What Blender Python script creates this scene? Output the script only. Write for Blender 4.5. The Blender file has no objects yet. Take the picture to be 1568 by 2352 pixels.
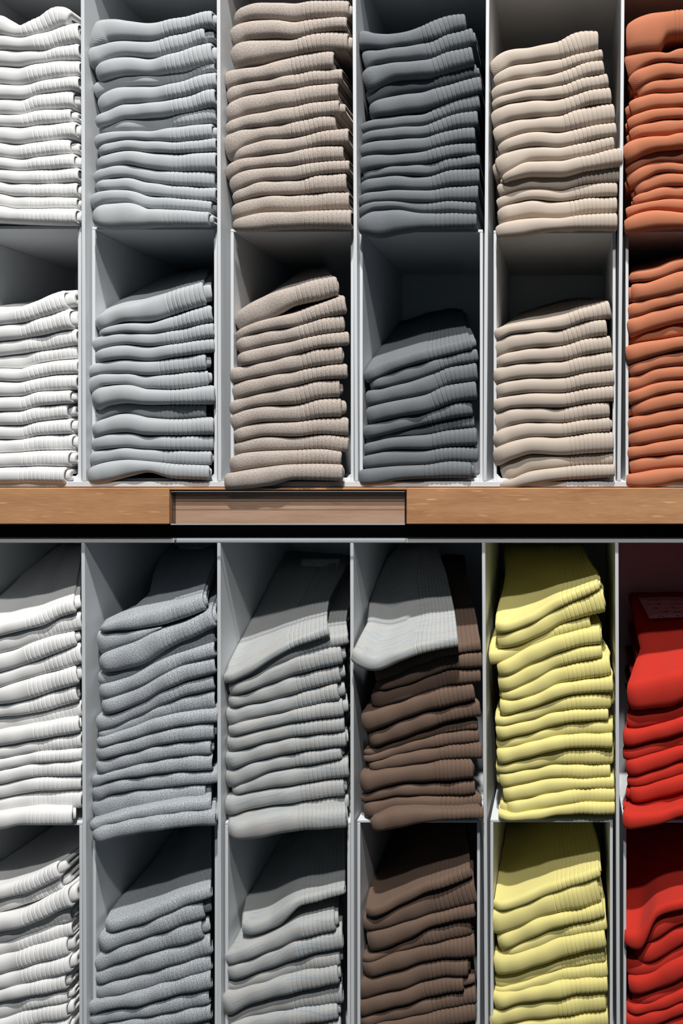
import bpy, math, random
import numpy as np
from mathutils import Vector

# ------------------------------------------------------------------ camera model / reading grid
S, D = 0.00042, 0.80          # metres per picture unit on the shelf front, camera distance to it
PX, HY = 1300.0, 1035.0       # eye point on the reading grid
EYE = 1.30                    # height of the eye above the shop floor
W, H = 1568, 2352
UF, LF = 0.0, 0.008           # fronts of the upper and of the lower cubby unit
UB, LB = 0.205, 0.213         # their backs
random.seed(7)
rng = np.random.default_rng(11)
C = bpy.context.scene.collection

def K(y): return (D + y) / D * S
def PXW(px, y): return (px - PX) * K(y)
def PZW(py, y): return (HY - py) * K(y) + EYE

# ------------------------------------------------------------------ node helpers / materials
def new_mat(name):
    m = bpy.data.materials.new(name); m.use_nodes = True
    nt = m.node_tree
    return m, nt, nt.nodes['Principled BSDF']

def nd(nt, t, **kw):
    n = nt.nodes.new(t)
    for k, v in kw.items():
        setattr(n, k, v)
    return n

def mth(nt, op, a, b=None, c=None):
    n = nd(nt, 'ShaderNodeMath', operation=op)
    for i, v in enumerate((a, b, c)):
        if v is None: continue
        if isinstance(v, (int, float)): n.inputs[i].default_value = v
        else: nt.links.new(v, n.inputs[i])
    return n.outputs[0]

def mixc(nt, fac, a, b):
    n = nd(nt, 'ShaderNodeMix', data_type='RGBA')
    for idx, v in ((0, fac), (6, a), (7, b)):
        if isinstance(v, (int, float)): n.inputs[idx].default_value = v
        elif isinstance(v, tuple): n.inputs[idx].default_value = (*v, 1)
        else: nt.links.new(v, n.inputs[idx])
    return n.outputs[2]

def noise(nt, vec, scale, detail=2, rough=0.5):
    n = nd(nt, 'ShaderNodeTexNoise')
    n.inputs['Scale'].default_value = scale
    n.inputs['Detail'].default_value = detail
    n.inputs['Roughness'].default_value = rough
    nt.links.new(vec, n.inputs['Vector'])
    return n.outputs['Fac']

def mapping(nt, vec, scale, rot=(0, 0, 0)):
    n = nd(nt, 'ShaderNodeMapping')
    n.inputs['Scale'].default_value = scale
    n.inputs['Rotation'].default_value = rot
    nt.links.new(vec, n.inputs['Vector'])
    return n.outputs['Vector']

def ramp(nt, fac, stops):
    n = nd(nt, 'ShaderNodeValToRGB')
    e = n.color_ramp.elements
    while len(e) < len(stops): e.new(0.5)
    for el, (p, c) in zip(e, stops):
        el.position = p; el.color = (*c, 1)
    nt.links.new(fac, n.inputs['Fac'])
    return n.outputs['Color']

def knit_mat(name, base, dark=None, fleck=0.0, streak=None, cuff=False, stitch=0.00140, bump=0.30, ff=1.0, fc=4.5):
    """knitted cotton: wales of the foot run slantwise and turn at the fold; the cuff is knitted straight"""
    base = tuple(c * 0.88 for c in base)
    if dark is not None: dark = tuple(c * 0.88 for c in dark)
    m, nt, bs = new_mat(name)
    L = nt.links.new
    uv = nd(nt, 'ShaderNodeTexCoord').outputs['UV']
    sp = nd(nt, 'ShaderNodeSeparateXYZ'); L(uv, sp.inputs[0])
    U, V = sp.outputs[0], sp.outputs[1]
    rnd = nd(nt, 'ShaderNodeObjectInfo').outputs['Random']
    wob = mth(nt, 'MULTIPLY', mth(nt, 'SUBTRACT', noise(nt, uv, 60, 1), 0.5), 0.004)
    if cuff:
        k1 = mth(nt, 'SINE', mth(nt, 'MULTIPLY', U, 2 * math.pi / (stitch * 0.72)))
        k2 = mth(nt, 'SINE', mth(nt, 'MULTIPLY', V, 2 * math.pi / (stitch * 0.62)))
        hgt = mth(nt, 'ADD', mth(nt, 'MULTIPLY', k1, 0.3), mth(nt, 'MULTIPLY', k2, 0.22))
    else:
        chev = mth(nt, 'GREATER_THAN', rnd, 0.45)
        vv = mth(nt, 'ADD', mth(nt, 'MULTIPLY', mth(nt, 'ABSOLUTE', mth(nt, 'ADD', V, -0.002)), chev),
                 mth(nt, 'MULTIPLY', V, mth(nt, 'SUBTRACT', 1.0, chev)))
        ph = mth(nt, 'ADD', mth(nt, 'ADD', U, wob), mth(nt, 'MULTIPLY', vv, -0.75))
        k1 = mth(nt, 'SINE', mth(nt, 'MULTIPLY', ph, 2 * math.pi / stitch))
        k2 = mth(nt, 'SINE', mth(nt, 'MULTIPLY', mth(nt, 'ADD', V, mth(nt, 'MULTIPLY', U, 0.25)), 2 * math.pi / (stitch * 0.75)))
        hgt = mth(nt, 'ADD', mth(nt, 'MULTIPLY', k1, 0.75), mth(nt, 'MULTIPLY', k2, 0.10))
    fz = noise(nt, uv, 1400, 2)
    hgt = mth(nt, 'ADD', hgt, mth(nt, 'MULTIPLY', fz, 0.9))
    bp = nd(nt, 'ShaderNodeBump')
    bp.inputs['Strength'].default_value = bump
    bp.inputs['Distance'].default_value = 0.00035
    L(hgt, bp.inputs['Height']); L(bp.outputs[0], bs.inputs['Normal'])
    # yarn colour
    soft = noise(nt, uv, 90, 2)
    col = mixc(nt, mth(nt, 'MULTIPLY', soft, 0.10), base, tuple(c * 0.75 for c in base))
    if dark is not None:
        fl = noise(nt, mapping(nt, uv, (620 * ff, 1150 * ff, 1), (0, 0, 0.5)), 1.0, 3, 0.7)
        f2 = mth(nt, 'MULTIPLY', mth(nt, 'SUBTRACT', fl, 0.40 if fc < 5 else 0.45), fc)
        cl = nd(nt, 'ShaderNodeClamp'); L(f2, cl.inputs[0])
        col = mixc(nt, mth(nt, 'MULTIPLY', cl.outputs[0], fleck), col, dark)
    if streak is not None:
        # space-dyed yarn: courses run along the fold and bend with the foot
        sv = mapping(nt, uv, (14, 420, 1), (0, 0, 0.0 if cuff else -0.35))
        ad = nd(nt, 'ShaderNodeVectorMath', operation='ADD'); L(sv, ad.inputs[0])
        wv = nd(nt, 'ShaderNodeCombineXYZ'); L(mth(nt, 'MULTIPLY', rnd, 40.0), wv.inputs[0])
        L(mth(nt, 'MULTIPLY', noise(nt, uv, 22, 1), 9.0), wv.inputs[1]); L(wv.outputs[0], ad.inputs[1])
        sn = noise(nt, ad.outputs[0], 1.0, 2, 0.6)
        sc = ramp(nt, sn, streak)
        col = mixc(nt, 0.55, col, sc)
    L(col, bs.inputs['Base Color'])
    bs.inputs['Roughness'].default_value = 0.95
    bs.inputs['Specular IOR Level'].default_value = 0.12
    bs.inputs['Sheen Weight'].default_value = 0.04
    bs.inputs['Sheen Roughness'].default_value = 0.5
    return m

def plain_mat(name, col, rough=0.5, spec=0.3, grain=0.0):
    m, nt, bs = new_mat(name)
    oc = nd(nt, 'ShaderNodeTexCoord').outputs['Object']
    n = noise(nt, oc, 40, 3)
    nt.links.new(mixc(nt, mth(nt, 'MULTIPLY', n, 0.06), col, tuple(c * 0.8 for c in col)), bs.inputs['Base Color'])
    bs.inputs['Roughness'].default_value = rough
    bs.inputs['Specular IOR Level'].default_value = spec
    if grain:
        bp = nd(nt, 'ShaderNodeBump'); bp.inputs['Strength'].default_value = grain
        bp.inputs['Distance'].default_value = 0.0003
        nt.links.new(noise(nt, oc, 1800, 2), bp.inputs['Height'])
        nt.links.new(bp.outputs[0], bs.inputs['Normal'])
    return m

def wood_mat(name, a, b, c, tight=1.0, dashes=True):
    m, nt, bs = new_mat(name)
    oc = nd(nt, 'ShaderNodeTexCoord').outputs['Object']
    warp = noise(nt, mapping(nt, oc, (5, 5, 20)), 1.0, 2)
    big = noise(nt, mapping(nt, oc, (11, 60, 75 * tight), (0, 0.07, 0)), 1.0, 4, 0.6)
    fine = noise(nt, mapping(nt, oc, (70, 300, 640 * tight), (0, 0.05, 0)), 1.0, 3, 0.6)
    col = ramp(nt, mth(nt, 'ADD', mth(nt, 'MULTIPLY', big, 0.7), mth(nt, 'MULTIPLY', fine, 0.3)),
               [(0.30, a), (0.5, b), (0.72, c)])
    if dashes:
        ds = noise(nt, mapping(nt, oc, (36, 300, 560), (0, 0.08, 0)), 1.0, 1)
        k = nd(nt, 'ShaderNodeClamp')
        nt.links.new(mth(nt, 'MULTIPLY', mth(nt, 'SUBTRACT', ds, 0.66), 9.0), k.inputs[0])
        col = mixc(nt, mth(nt, 'MULTIPLY', k.outputs[0], 0.55), col, tuple(min(1, x * 1.75) for x in c))
    nt.links.new(col, bs.inputs['Base Color'])
    bs.inputs['Roughness'].default_value = 0.55
    bs.inputs['Specular IOR Level'].default_value = 0.3
    bp = nd(nt, 'ShaderNodeBump'); bp.inputs['Strength'].default_value = 0.25
    bp.inputs['Distance'].default_value = 0.0004
    nt.links.new(fine, bp.inputs['Height']); nt.links.new(bp.outputs[0], bs.inputs['Normal'])
    return m

def acrylic_mat(name='clear_acrylic', tint=(0.97, 0.975, 0.98), gloss=0.04, haze=0.0):
    m, nt, bs = new_mat(name)
    nt.nodes.remove(bs)
    out = [n for n in nt.nodes if n.type == 'OUTPUT_MATERIAL'][0]
    tr = nd(nt, 'ShaderNodeBsdfTransparent'); tr.inputs[0].default_value = (*tint, 1)
    gl = nd(nt, 'ShaderNodeBsdfGlossy'); gl.inputs['Roughness'].default_value = 0.12
    lw = nd(nt, 'ShaderNodeLayerWeight'); lw.inputs['Blend'].default_value = 0.5
    fc = mth(nt, 'ADD', mth(nt, 'MULTIPLY', mth(nt, 'POWER', lw.outputs['Facing'], 4.0), 0.55), gloss)
    mx = nd(nt, 'ShaderNodeMixShader')
    nt.links.new(fc, mx.inputs[0]); nt.links.new(tr.outputs[0], mx.inputs[1]); nt.links.new(gl.outputs[0], mx.inputs[2])
    if haze:
        df = nd(nt, 'ShaderNodeBsdfDiffuse'); df.inputs[0].default_value = (0.7, 0.72, 0.75, 1)
        m2 = nd(nt, 'ShaderNodeMixShader'); m2.inputs[0].default_value = haze
        nt.links.new(mx.outputs[0], m2.inputs[1]); nt.links.new(df.outputs[0], m2.inputs[2])
        nt.links.new(m2.outputs[0], out.inputs['Surface'])
    else:
        nt.links.new(mx.outputs[0], out.inputs['Surface'])
    return m

def print_mat():
    """white paper tag with rows of small grey print"""
    m, nt, bs = new_mat('printed_paper')
    uv = nd(nt, 'ShaderNodeTexCoord').outputs['UV']
    sp = nd(nt, 'ShaderNodeSeparateXYZ'); nt.links.new(uv, sp.inputs[0])
    rows = mth(nt, 'GREATER_THAN', mth(nt, 'SINE', mth(nt, 'MULTIPLY', sp.outputs[1], 2 * math.pi * 5)), 0.25)
    ch = mth(nt, 'GREATER_THAN', noise(nt, mapping(nt, uv, (34, 16, 1)), 1.0, 1), 0.52)
    wd = mth(nt, 'GREATER_THAN', noise(nt, mapping(nt, uv, (5, 5, 1)), 1.0, 0), 0.45)
    ink = mth(nt, 'MULTIPLY', mth(nt, 'MULTIPLY', rows, ch), wd)
    edge = mth(nt, 'MULTIPLY', mth(nt, 'GREATER_THAN', sp.outputs[0], 0.12), mth(nt, 'LESS_THAN', sp.outputs[0], 0.9))
    nt.links.new(mixc(nt, mth(nt, 'MULTIPLY', ink, edge), (0.72, 0.72, 0.74), (0.12, 0.12, 0.14)), bs.inputs['Base Color'])
    bs.inputs['Roughness'].default_value = 0.6
    return m

# ------------------------------------------------------------------ object helpers
def tag(o, label=None, cat=None, group=None, kind=None):
    if label: o['label'] = label
    if cat: o['category'] = cat
    if group: o['group'] = group
    if kind: o['kind'] = kind
    return o

def empty(name, loc):
    o = bpy.data.objects.new(name, None); C.objects.link(o)
    o.location = loc; o.empty_display_size = 0.02
    return o

def link_mesh(name, me, mat, parent=None):
    o = bpy.data.objects.new(name, me); C.objects.link(o)
    me.materials.append(mat)
    if parent is not None:
        o.parent = parent
        o.matrix_parent_inverse = parent.matrix_basis.inverted()
    return o

def np_mesh(name, verts, quads, uvs=None, smooth=True, tris=None):
    me = bpy.data.meshes.new(name)
    nq = len(quads)
    me.vertices.add(len(verts)); me.vertices.foreach_set('co', np.asarray(verts, np.float32).ravel())
    q = np.asarray(quads, np.int32)
    me.loops.add(nq * 4); me.loops.foreach_set('vertex_index', q.ravel())
    me.polygons.add(nq)
    me.polygons.foreach_set('loop_start', np.arange(0, nq * 4, 4, dtype=np.int32))
    me.polygons.foreach_set('use_smooth', np.full(nq, smooth, dtype=bool))
    if uvs is not None:
        ul = me.uv_layers.new(name='UVMap')
        ul.data.foreach_set('uv', np.asarray(uvs, np.float32)[q.ravel()].ravel())
    me.update(calc_edges=True); me.validate()
    return me

def box_verts(x0, x1, y0, y1, z0, z1, xs=0.0):
    """axis box, optionally leaning: bottom shifted by xs in x"""
    return [(x0 + xs, y0, z0), (x1 + xs, y0, z0), (x1 + xs, y1, z0), (x0 + xs, y1, z0),
            (x0, y0, z1), (x1, y0, z1), (x1, y1, z1), (x0, y1, z1)]
BOXF = [(0, 3, 2, 1), (4, 5, 6, 7), (0, 1, 5, 4), (1, 2, 6, 5), (2, 3, 7, 6), (3, 0, 4, 7)]

def slab(name, mat, x0, x1, y0, y1, z0, z1, parent=None, xs=0.0, bevel=0.0006, seg=2):
    me = bpy.data.meshes.new(name)
    me.from_pydata(box_verts(x0, x1, y0, y1, z0, z1, xs), [], BOXF)
    me.update()
    o = link_mesh(name, me, mat, parent)
    if bevel:
        b = o.modifiers.new('bevel', 'BEVEL'); b.width = bevel; b.segments = seg; b.limit_method = 'NONE'
        for p in me.polygons: p.use_smooth = False
    return o

def pchip(xk, yk, x, ext=0.6):
    """monotone cubic through the readings, gently extended past the ends"""
    xk = np.asarray(xk, float); yk = np.asarray(yk, float); x = np.asarray(x, float)
    h = np.diff(xk); d = np.diff(yk) / h
    m = np.zeros_like(yk)
    for i in range(1, len(xk) - 1):
        if d[i - 1] * d[i] > 0:
            w1, w2 = 2 * h[i] + h[i - 1], h[i] + 2 * h[i - 1]
            m[i] = (w1 + w2) / (w1 / d[i - 1] + w2 / d[i])
        # soften local extremes a little instead of flattening them hard
        else:
            m[i] = 0.25 * (d[i - 1] + d[i]) * 0.5
    m[0], m[-1] = d[0], d[-1]
    i = np.clip(np.searchsorted(xk, x) - 1, 0, len(xk) - 2)
    t = (x - xk[i]) / h[i]
    tc = np.clip(t, 0, 1)
    y = ((1 + 2 * tc) * (1 - tc) ** 2 * yk[i] + tc * (1 - tc) ** 2 * h[i] * m[i]
         + tc ** 2 * (3 - 2 * tc) * yk[i + 1] + tc ** 2 * (tc - 1) * h[i] * m[i + 1])
    lo = np.minimum(x - xk[0], 0); hi = np.maximum(x - xk[-1], 0)
    lim = 0.02
    y += m[0] * ext * lim * np.tanh(lo / lim) + m[-1] * ext * lim * np.tanh(hi / lim)
    return y
# Every stack: origin and scale of the reading grid, x stations, and per sock pair
# (left end, right end, start of the ribbed cuff, lower edge at the stations, options)
ST = {}
ST['r1c1'] = dict(o=(0, 0), s=4, x=[0, 180, 370, 550, 730], top=[135, 235, 140, 45, 200], k=[
 (-520, 640, 180, [315, 345, 300, 240, 190], {}),
 (-500, 728, 300, [458, 465, 465, 425, 388], {}),
 (-515, 735, 400, [605, 610, 575, 555, 548], {}),
 (-500, 735, 240, [770, 780, 745, 715, 695], {}),
 (-510, 730, 260, [908, 912, 865, 840, 828], {}),
 (-520, 685, 200, [1050, 1055, 1010, 1000, 990], dict(ir=30)),
 (-490, 655, 195, [1155, 1170, 1145, 1125, 1108], dict(ir=40)),
 (-515, 700, 290, [1310, 1325, 1300, 1280, 1268], dict(ir=20)),
 (-500, 650, 185, [1440, 1462, 1440, 1420, 1405], dict(ir=50)),
 (-510, 690, 225, [1550, 1570, 1560, 1550, 1540], dict(ir=35)),
 (-520, 728, 300, [1670, 1690, 1690, 1680, 1668], {}),
 (-500, 715, 260, [1778, 1808, 1812, 1812, 1812], dict(ir=12)),
 (-510, 712, 260, [1885, 1915, 1915, 1908, 1905], dict(ir=12)),
 (-505, 700, 185, [2035, 2045, 2055, 2060, 2060], dict(y=-8, ir=20)),
])
ST['r1c2'] = dict(o=(190, 0), s=4, x=[60, 200, 400, 600, 850, 1150], top=[400, 158, 172, 205, 160, 95], k=[
 (65, 1195, 710, [455, 385, 365, 380, 310, 248], dict(ir=25)),
 (35, 1130, 680, [620, 558, 510, 532, 475, 375], dict(il=15, ir=60)),
 (110, 1185, 740, [770, 728, 688, 692, 662, 585], dict(il=6, ir=30)),
 (95, 1215, 770, [920, 855, 788, 788, 760, 665], dict(y=6)),
 (130, 1228, 750, [1080, 1032, 950, 942, 905, 815], {}),
 (112, 1220, 800, [1190, 1150, 1095, 1082, 1050, 985], {}),
 (140, 1228, 790, [1240, 1225, 1205, 1203, 1165, 1128], dict(y=6)),
 (95, 1190, 790, [1395, 1335, 1285, 1292, 1308, 1270], dict(ir=25)),
 (140, 1228, 790, [1480, 1425, 1380, 1400, 1408, 1390], {}),
 (115, 1228, 800, [1590, 1545, 1515, 1550, 1575, 1573], {}),
 (90, 1215, 770, [1700, 1655, 1630, 1672, 1708, 1720], {}),
 (115, 1228, 790, [1790, 1752, 1745, 1800, 1822, 1845], {}),
 (62, 1185, 710, [1925, 1865, 1848, 1910, 1920, 1940], dict(ir=25)),
 (80, 1160, 720, [2060, 2100, 2095, 2085, 2078, 2075], dict(y=-15, il=22, ir=25)),
])
ST['r1c3'] = dict(o=(500, 0), s=4, x=[100, 250, 450, 700, 950, 1180], top=[210, 62, 12, 15, -2, -5], k=[
 (148, 1205, 770, [255, 190, 170, 192, 163, 155], dict(ir=20)),
 (115, 1190, 760, [455, 370, 348, 355, 290, 278], dict(il=20)),
 (118, 1195, 700, [640, 592, 550, 510, 465, 470], dict(il=12, ir=30)),
 (55, 1070, 640, [815, 760, 735, 685, 640, 632], dict(top=[628, 620, 590, 510, 465, 470])),
 (80, 1150, 680, [952, 872, 842, 808, 765, 758], dict(y=3)),
 (72, 1110, 680, [1118, 1058, 1020, 975, 925, 912], {}),
 (68, 1120, 670, [1238, 1180, 1162, 1122, 1065, 1055], dict(ir=45)),
 (55, 1085, 640, [1455, 1345, 1282, 1265, 1205, 1172], {}),
 (130, 1205, 780, [1510, 1455, 1425, 1390, 1338, 1330], dict(il=10)),
 (68, 1155, 720, [1648, 1568, 1535, 1522, 1485, 1468], {}),
 (105, 1210, 740, [1790, 1722, 1662, 1655, 1602, 1582], {}),
 (130, 1185, 760, [1885, 1835, 1798, 1790, 1770, 1760], dict(il=5)),
 (115, 1210, 720, [2020, 1985, 1938, 1938, 1925, 1915], {}),
 (130, 1225, 760, [2110, 2130, 2110, 2095, 2092, 2095], dict(y=-15)),
])
ST['r1c4'] = dict(o=(800, 0), s=4, x=[100, 250, 450, 700, 950, 1180], top=[255, 300, 298, 228, 125, 110], k=[
 (80, 1078, 640, [440, 452, 432, 395, 300, 238], {}),
 (130, 1150, 680, [690, 585, 562, 545, 455, 408], dict(ir=15)),
 (138, 1145, 740, [860, 795, 722, 708, 640, 580], dict(il=8, y=-3)),
 (165, 1180, 740, [1000, 925, 860, 832, 765, 695], dict(y=8, ir=18)),
 (190, 1222, 780, [1100, 1075, 1045, 1015, 925, 858], dict(il=18)),
 (112, 1205, 740, [1218, 1195, 1170, 1150, 1055, 1008], dict(y=5, top=[1135, 1100, 1066, 1048, 932, 858])),
 (115, 1190, 700, [1320, 1292, 1278, 1258, 1190, 1162], {}),
 (100, 1165, 720, [1430, 1418, 1412, 1388, 1322, 1302], {}),
 (100, 1170, 690, [1585, 1555, 1525, 1510, 1448, 1425], {}),
 (135, 1210, 790, [1665, 1632, 1612, 1622, 1558, 1535], dict(il=40)),
 (105, 1205, 730, [1790, 1758, 1742, 1750, 1712, 1700], {}),
 (95, 1195, 760, [1900, 1855, 1855, 1865, 1848, 1852], {}),
 (90, 1175, 690, [1990, 1925, 1915, 1955, 1950, 1960], {}),
 (85, 1180, 760, [2150, 2175, 2142, 2112, 2100, 2092], dict(y=-16, il=4)),
])
ST['r1c5'] = dict(o=(1110, 0), s=4, x=[80, 250, 450, 700, 950, 1200], top=[570, 452, 420, 368, 262, 300], k=[
 (70, 1055, 650, [720, 610, 572, 545, 480, 430], dict(il=12)),
 (95, 1095, 680, [800, 745, 712, 665, 575, 530], dict(il=4)),
 (70, 1105, 690, [920, 868, 822, 788, 710, 655], {}),
 (75, 1145, 690, [1005, 948, 918, 905, 835, 785], {}),
 (70, 1172, 710, [1180, 1112, 1082, 1058, 972, 935], {}),
 (95, 1205, 700, [1345, 1268, 1210, 1212, 1162, 1120], {}),
 (135, 1220, 790, [1455, 1385, 1345, 1355, 1300, 1250], dict(il=26)),
 (120, 1200, 780, [1655, 1568, 1475, 1472, 1425, 1355], dict(il=42)),
 (175, 1275, 860, [1710, 1650, 1612, 1618, 1562, 1525], dict(y=-8, il=30)),
 (130, 1250, 820, [1830, 1775, 1740, 1750, 1690, 1672], {}),
 (120, 1230, 800, [1940, 1875, 1835, 1850, 1818, 1805], {}),
 (130, 1228, 760, [2075, 2025, 1995, 2002, 1962, 1948], dict(il=14)),
 (110, 1230, 790, [2190, 2185, 2150, 2118, 2110, 2112], dict(y=-16)),
])
ST['r1c6'] = dict(o=(1400, 0), s=4, x=[150, 300, 440, 520, 670, 1200], top=[185, 128, 92, 88, 62, 40], k=[
 (148, 1240, 560, [480, 478, 465, 352, 330, 330], dict(y=-4, sh=0.1)),
 (148, 1250, 760, [740, 625, 570, 566, 574, 570], dict(top=[485, 480, 478, 492, 432, 410])),
 (190, 1240, 770, [870, 782, 735, 720, 715, 710], dict(il=16)),
 (250, 1250, 790, [930, 880, 848, 847, 845, 840], dict(il=28, y=3)),
 (185, 1235, 760, [1080, 1030, 1000, 992, 988, 985], dict(il=44)),
 (165, 1240, 770, [1195, 1148, 1108, 1098, 1090, 1085], dict(il=24)),
 (185, 1250, 790, [1315, 1255, 1248, 1245, 1212, 1200], dict(il=32)),
 (125, 1230, 780, [1492, 1420, 1382, 1372, 1360, 1355], dict(y=-8)),
 (140, 1240, 760, [1618, 1535, 1495, 1492, 1500, 1500], {}),
 (165, 1245, 770, [1745, 1660, 1592, 1585, 1595, 1595], dict(il=28)),
 (230, 1240, 780, [1840, 1775, 1728, 1714, 1710, 1710], dict(il=36)),
 (215, 1235, 790, [1900, 1870, 1840, 1825, 1830, 1830], dict(il=20, y=2)),
 (148, 1245, 760, [2000, 1942, 1922, 1928, 1945, 1945], {}),
 (135, 1240, 780, [2140, 2125, 2105, 2100, 2095, 2095], dict(y=-15, il=6)),
])
ST['r2c1'] = dict(o=(0, 600), s=4, x=[0, 180, 370, 550, 720], top=[430, 415, 350, 270, 215], bs=[300, 285, 250, 195, 200], k=[
 (-400, 600, 130, [585, 568, 515, 460, 400], dict(ir=60)),
 (-390, 655, 170, [735, 715, 680, 640, 615], dict(ir=35)),
 (-400, 715, 240, [875, 850, 825, 800, 765], dict(y=6)),
 (-395, 718, 300, [985, 988, 935, 908, 895], dict(y=10)),
 (-400, 722, 250, [1100, 1108, 1065, 1040, 1035], {}),
 (-390, 715, 210, [1245, 1240, 1195, 1188, 1180], {}),
 (-400, 660, 170, [1380, 1375, 1330, 1315, 1300], dict(ir=30)),
 (-395, 630, 145, [1510, 1508, 1470, 1450, 1435], dict(ir=42)),
 (-400, 660, 190, [1635, 1638, 1600, 1592, 1582], dict(ir=30)),
 (-390, 670, 205, [1765, 1755, 1740, 1738, 1735], dict(ir=30)),
 (-395, 640, 190, [1895, 1888, 1885, 1888, 1890], dict(ir=35, y=-6)),
 (-400, 605, 150, [2038, 2035, 2035, 2040, 2045], dict(ir=22, y=-9)),
])
ST['r2c2'] = dict(o=(190, 600), s=4, x=[60, 200, 400, 600, 850, 1150], top=[600, 470, 400, 345, 262, 170], bs=[200, 120, 80, 60, 40, 30], xb=(640, 1185), prof=[(0,122,1120),(0.2,180,1125),(0.5,420,1150),(0.8,560,1180),(1,690,1190)], k=[
 (122, 1120, 745, [690, 618, 555, 550, 478, 390], dict(ir=65)),
 (140, 1195, 800, [720, 680, 658, 665, 630, 565], dict(top=[690, 618, 570, 572, 500, 405])),
 (78, 1210, 730, [850, 798, 765, 782, 758, 708], {}),
 (105, 1212, 800, [960, 920, 900, 918, 882, 840], {}),
 (42, 1140, 680, [1070, 1035, 1032, 1052, 1030, 995], dict(ir=50)),
 (30, 1160, 690, [1230, 1145, 1130, 1172, 1178, 1140], dict(ir=40)),
 (78, 1220, 770, [1385, 1328, 1305, 1318, 1315, 1315], dict(il=14, y=-4)),
 (18, 1140, 690, [1520, 1445, 1393, 1435, 1450, 1430], dict(y=8)),
 (90, 1210, 760, [1650, 1592, 1575, 1600, 1602, 1596], dict(il=26, y=-3)),
 (68, 1205, 740, [1752, 1730, 1715, 1728, 1735, 1742], {}),
 (40, 1190, 710, [1890, 1845, 1823, 1838, 1862, 1875], dict(ir=25)),
 (38, 1170, 680, [2055, 2035, 1985, 1942, 2000, 2010], dict(y=-9, ir=25)),
])
ST['r2c3'] = dict(o=(500, 600), s=4, x=[100, 250, 450, 700, 950, 1180], top=[610, 425, 312, 228, 150, 120], bs=[200, 120, 60, 20, 10, 15], xb=(540, 985), k=[
 (165, 1105, 690, [700, 605, 535, 405, 352, 290], dict(ir=15)),
 (165, 1180, 740, [800, 690, 640, 605, 522, 485], dict(top=[700, 605, 530, 475, 385, 300])),
 (175, 1165, 720, [895, 828, 775, 730, 672, 642], dict(ir=18)),
 (178, 1210, 750, [985, 958, 918, 860, 795, 775], {}),
 (108, 1150, 740, [1135, 1092, 1052, 1010, 960, 938], dict(ir=20)),
 (120, 1195, 750, [1300, 1248, 1200, 1148, 1090, 1078], {}),
 (102, 1125, 680, [1435, 1360, 1328, 1320, 1262, 1245], dict(ir=35)),
 (102, 1140, 720, [1590, 1512, 1478, 1475, 1440, 1430], dict(ir=55)),
 (145, 1205, 750, [1700, 1642, 1608, 1613, 1590, 1605], {}),
 (135, 1205, 760, [1810, 1758, 1742, 1735, 1725, 1755], dict(y=3)),
 (98, 1140, 700, [1945, 1918, 1890, 1865, 1860, 1868], dict(il=35, y=-5)),
 (55, 1155, 690, [2100, 2092, 2070, 2010, 2015, 2020], dict(y=-15, ir=20)),
])
ST['r2c4'] = dict(o=(800, 640), s=4, x=[100, 250, 450, 700, 950, 1180], top=[890, 800, 725, 650, 590, 525], bs=[405, 405, 395, 330, 290, 300], xb=(320, 1055), prof=[(0,150,1130),(0.15,165,1110),(0.35,230,1085),(0.5,305,1070),(1,330,1050)], k=[
 (150, 1130, 700, [980, 920, 835, 765, 700, 640], dict(ir=45)),
 (195, 1190, 800, [1035, 1015, 975, 905, 805, 765], dict(y=3)),
 (160, 1185, 770, [1200, 1158, 1115, 1068, 970, 938], {}),
 (165, 1180, 740, [1370, 1320, 1275, 1232, 1145, 1110], dict(y=-4)),
 (132, 1140, 680, [1490, 1455, 1405, 1340, 1285, 1255], {}),
 (150, 1160, 750, [1530, 1490, 1453, 1435, 1388, 1365], dict(y=8)),
 (145, 1185, 730, [1645, 1600, 1570, 1573, 1545, 1540], {}),
 (130, 1195, 760, [1755, 1738, 1722, 1712, 1678, 1690], {}),
 (95, 1130, 660, [1905, 1895, 1855, 1838, 1835, 1835], dict(y=-9, ir=30)),
])
ST['r2c5'] = dict(o=(1110, 640), s=4, x=[80, 250, 450, 700, 950, 1200], top=[475, 425, 395, 350, 268, 178], bs=[330, 300, 250, 200, 180, 175], xb=(310, 1060), k=[
 (95, 1165, 750, [600, 510, 488, 468, 388, 362], dict(il=4)),
 (85, 1132, 690, [745, 675, 638, 618, 550, 512], dict(il=16)),
 (110, 1172, 690, [835, 790, 770, 760, 700, 662], dict(il=6)),
 (82, 1188, 750, [985, 935, 912, 908, 860, 830], dict(il=18)),
 (105, 1200, 720, [1118, 1070, 1050, 1052, 1005, 980], dict(il=66)),
 (85, 1195, 720, [1255, 1192, 1183, 1185, 1145, 1125], dict(il=14)),
 (75, 1158, 700, [1445, 1352, 1320, 1328, 1292, 1268], dict(il=28)),
 (90, 1165, 690, [1575, 1500, 1455, 1455, 1420, 1403], dict(ir=20)),
 (88, 1195, 760, [1735, 1660, 1610, 1625, 1608, 1595], dict(y=-4)),
 (158, 1190, 760, [1890, 1845, 1768, 1735, 1710, 1705], dict(y=2)),
 (148, 1205, 730, [1930, 1922, 1890, 1855, 1840, 1825], dict(y=-9)),
])
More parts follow.
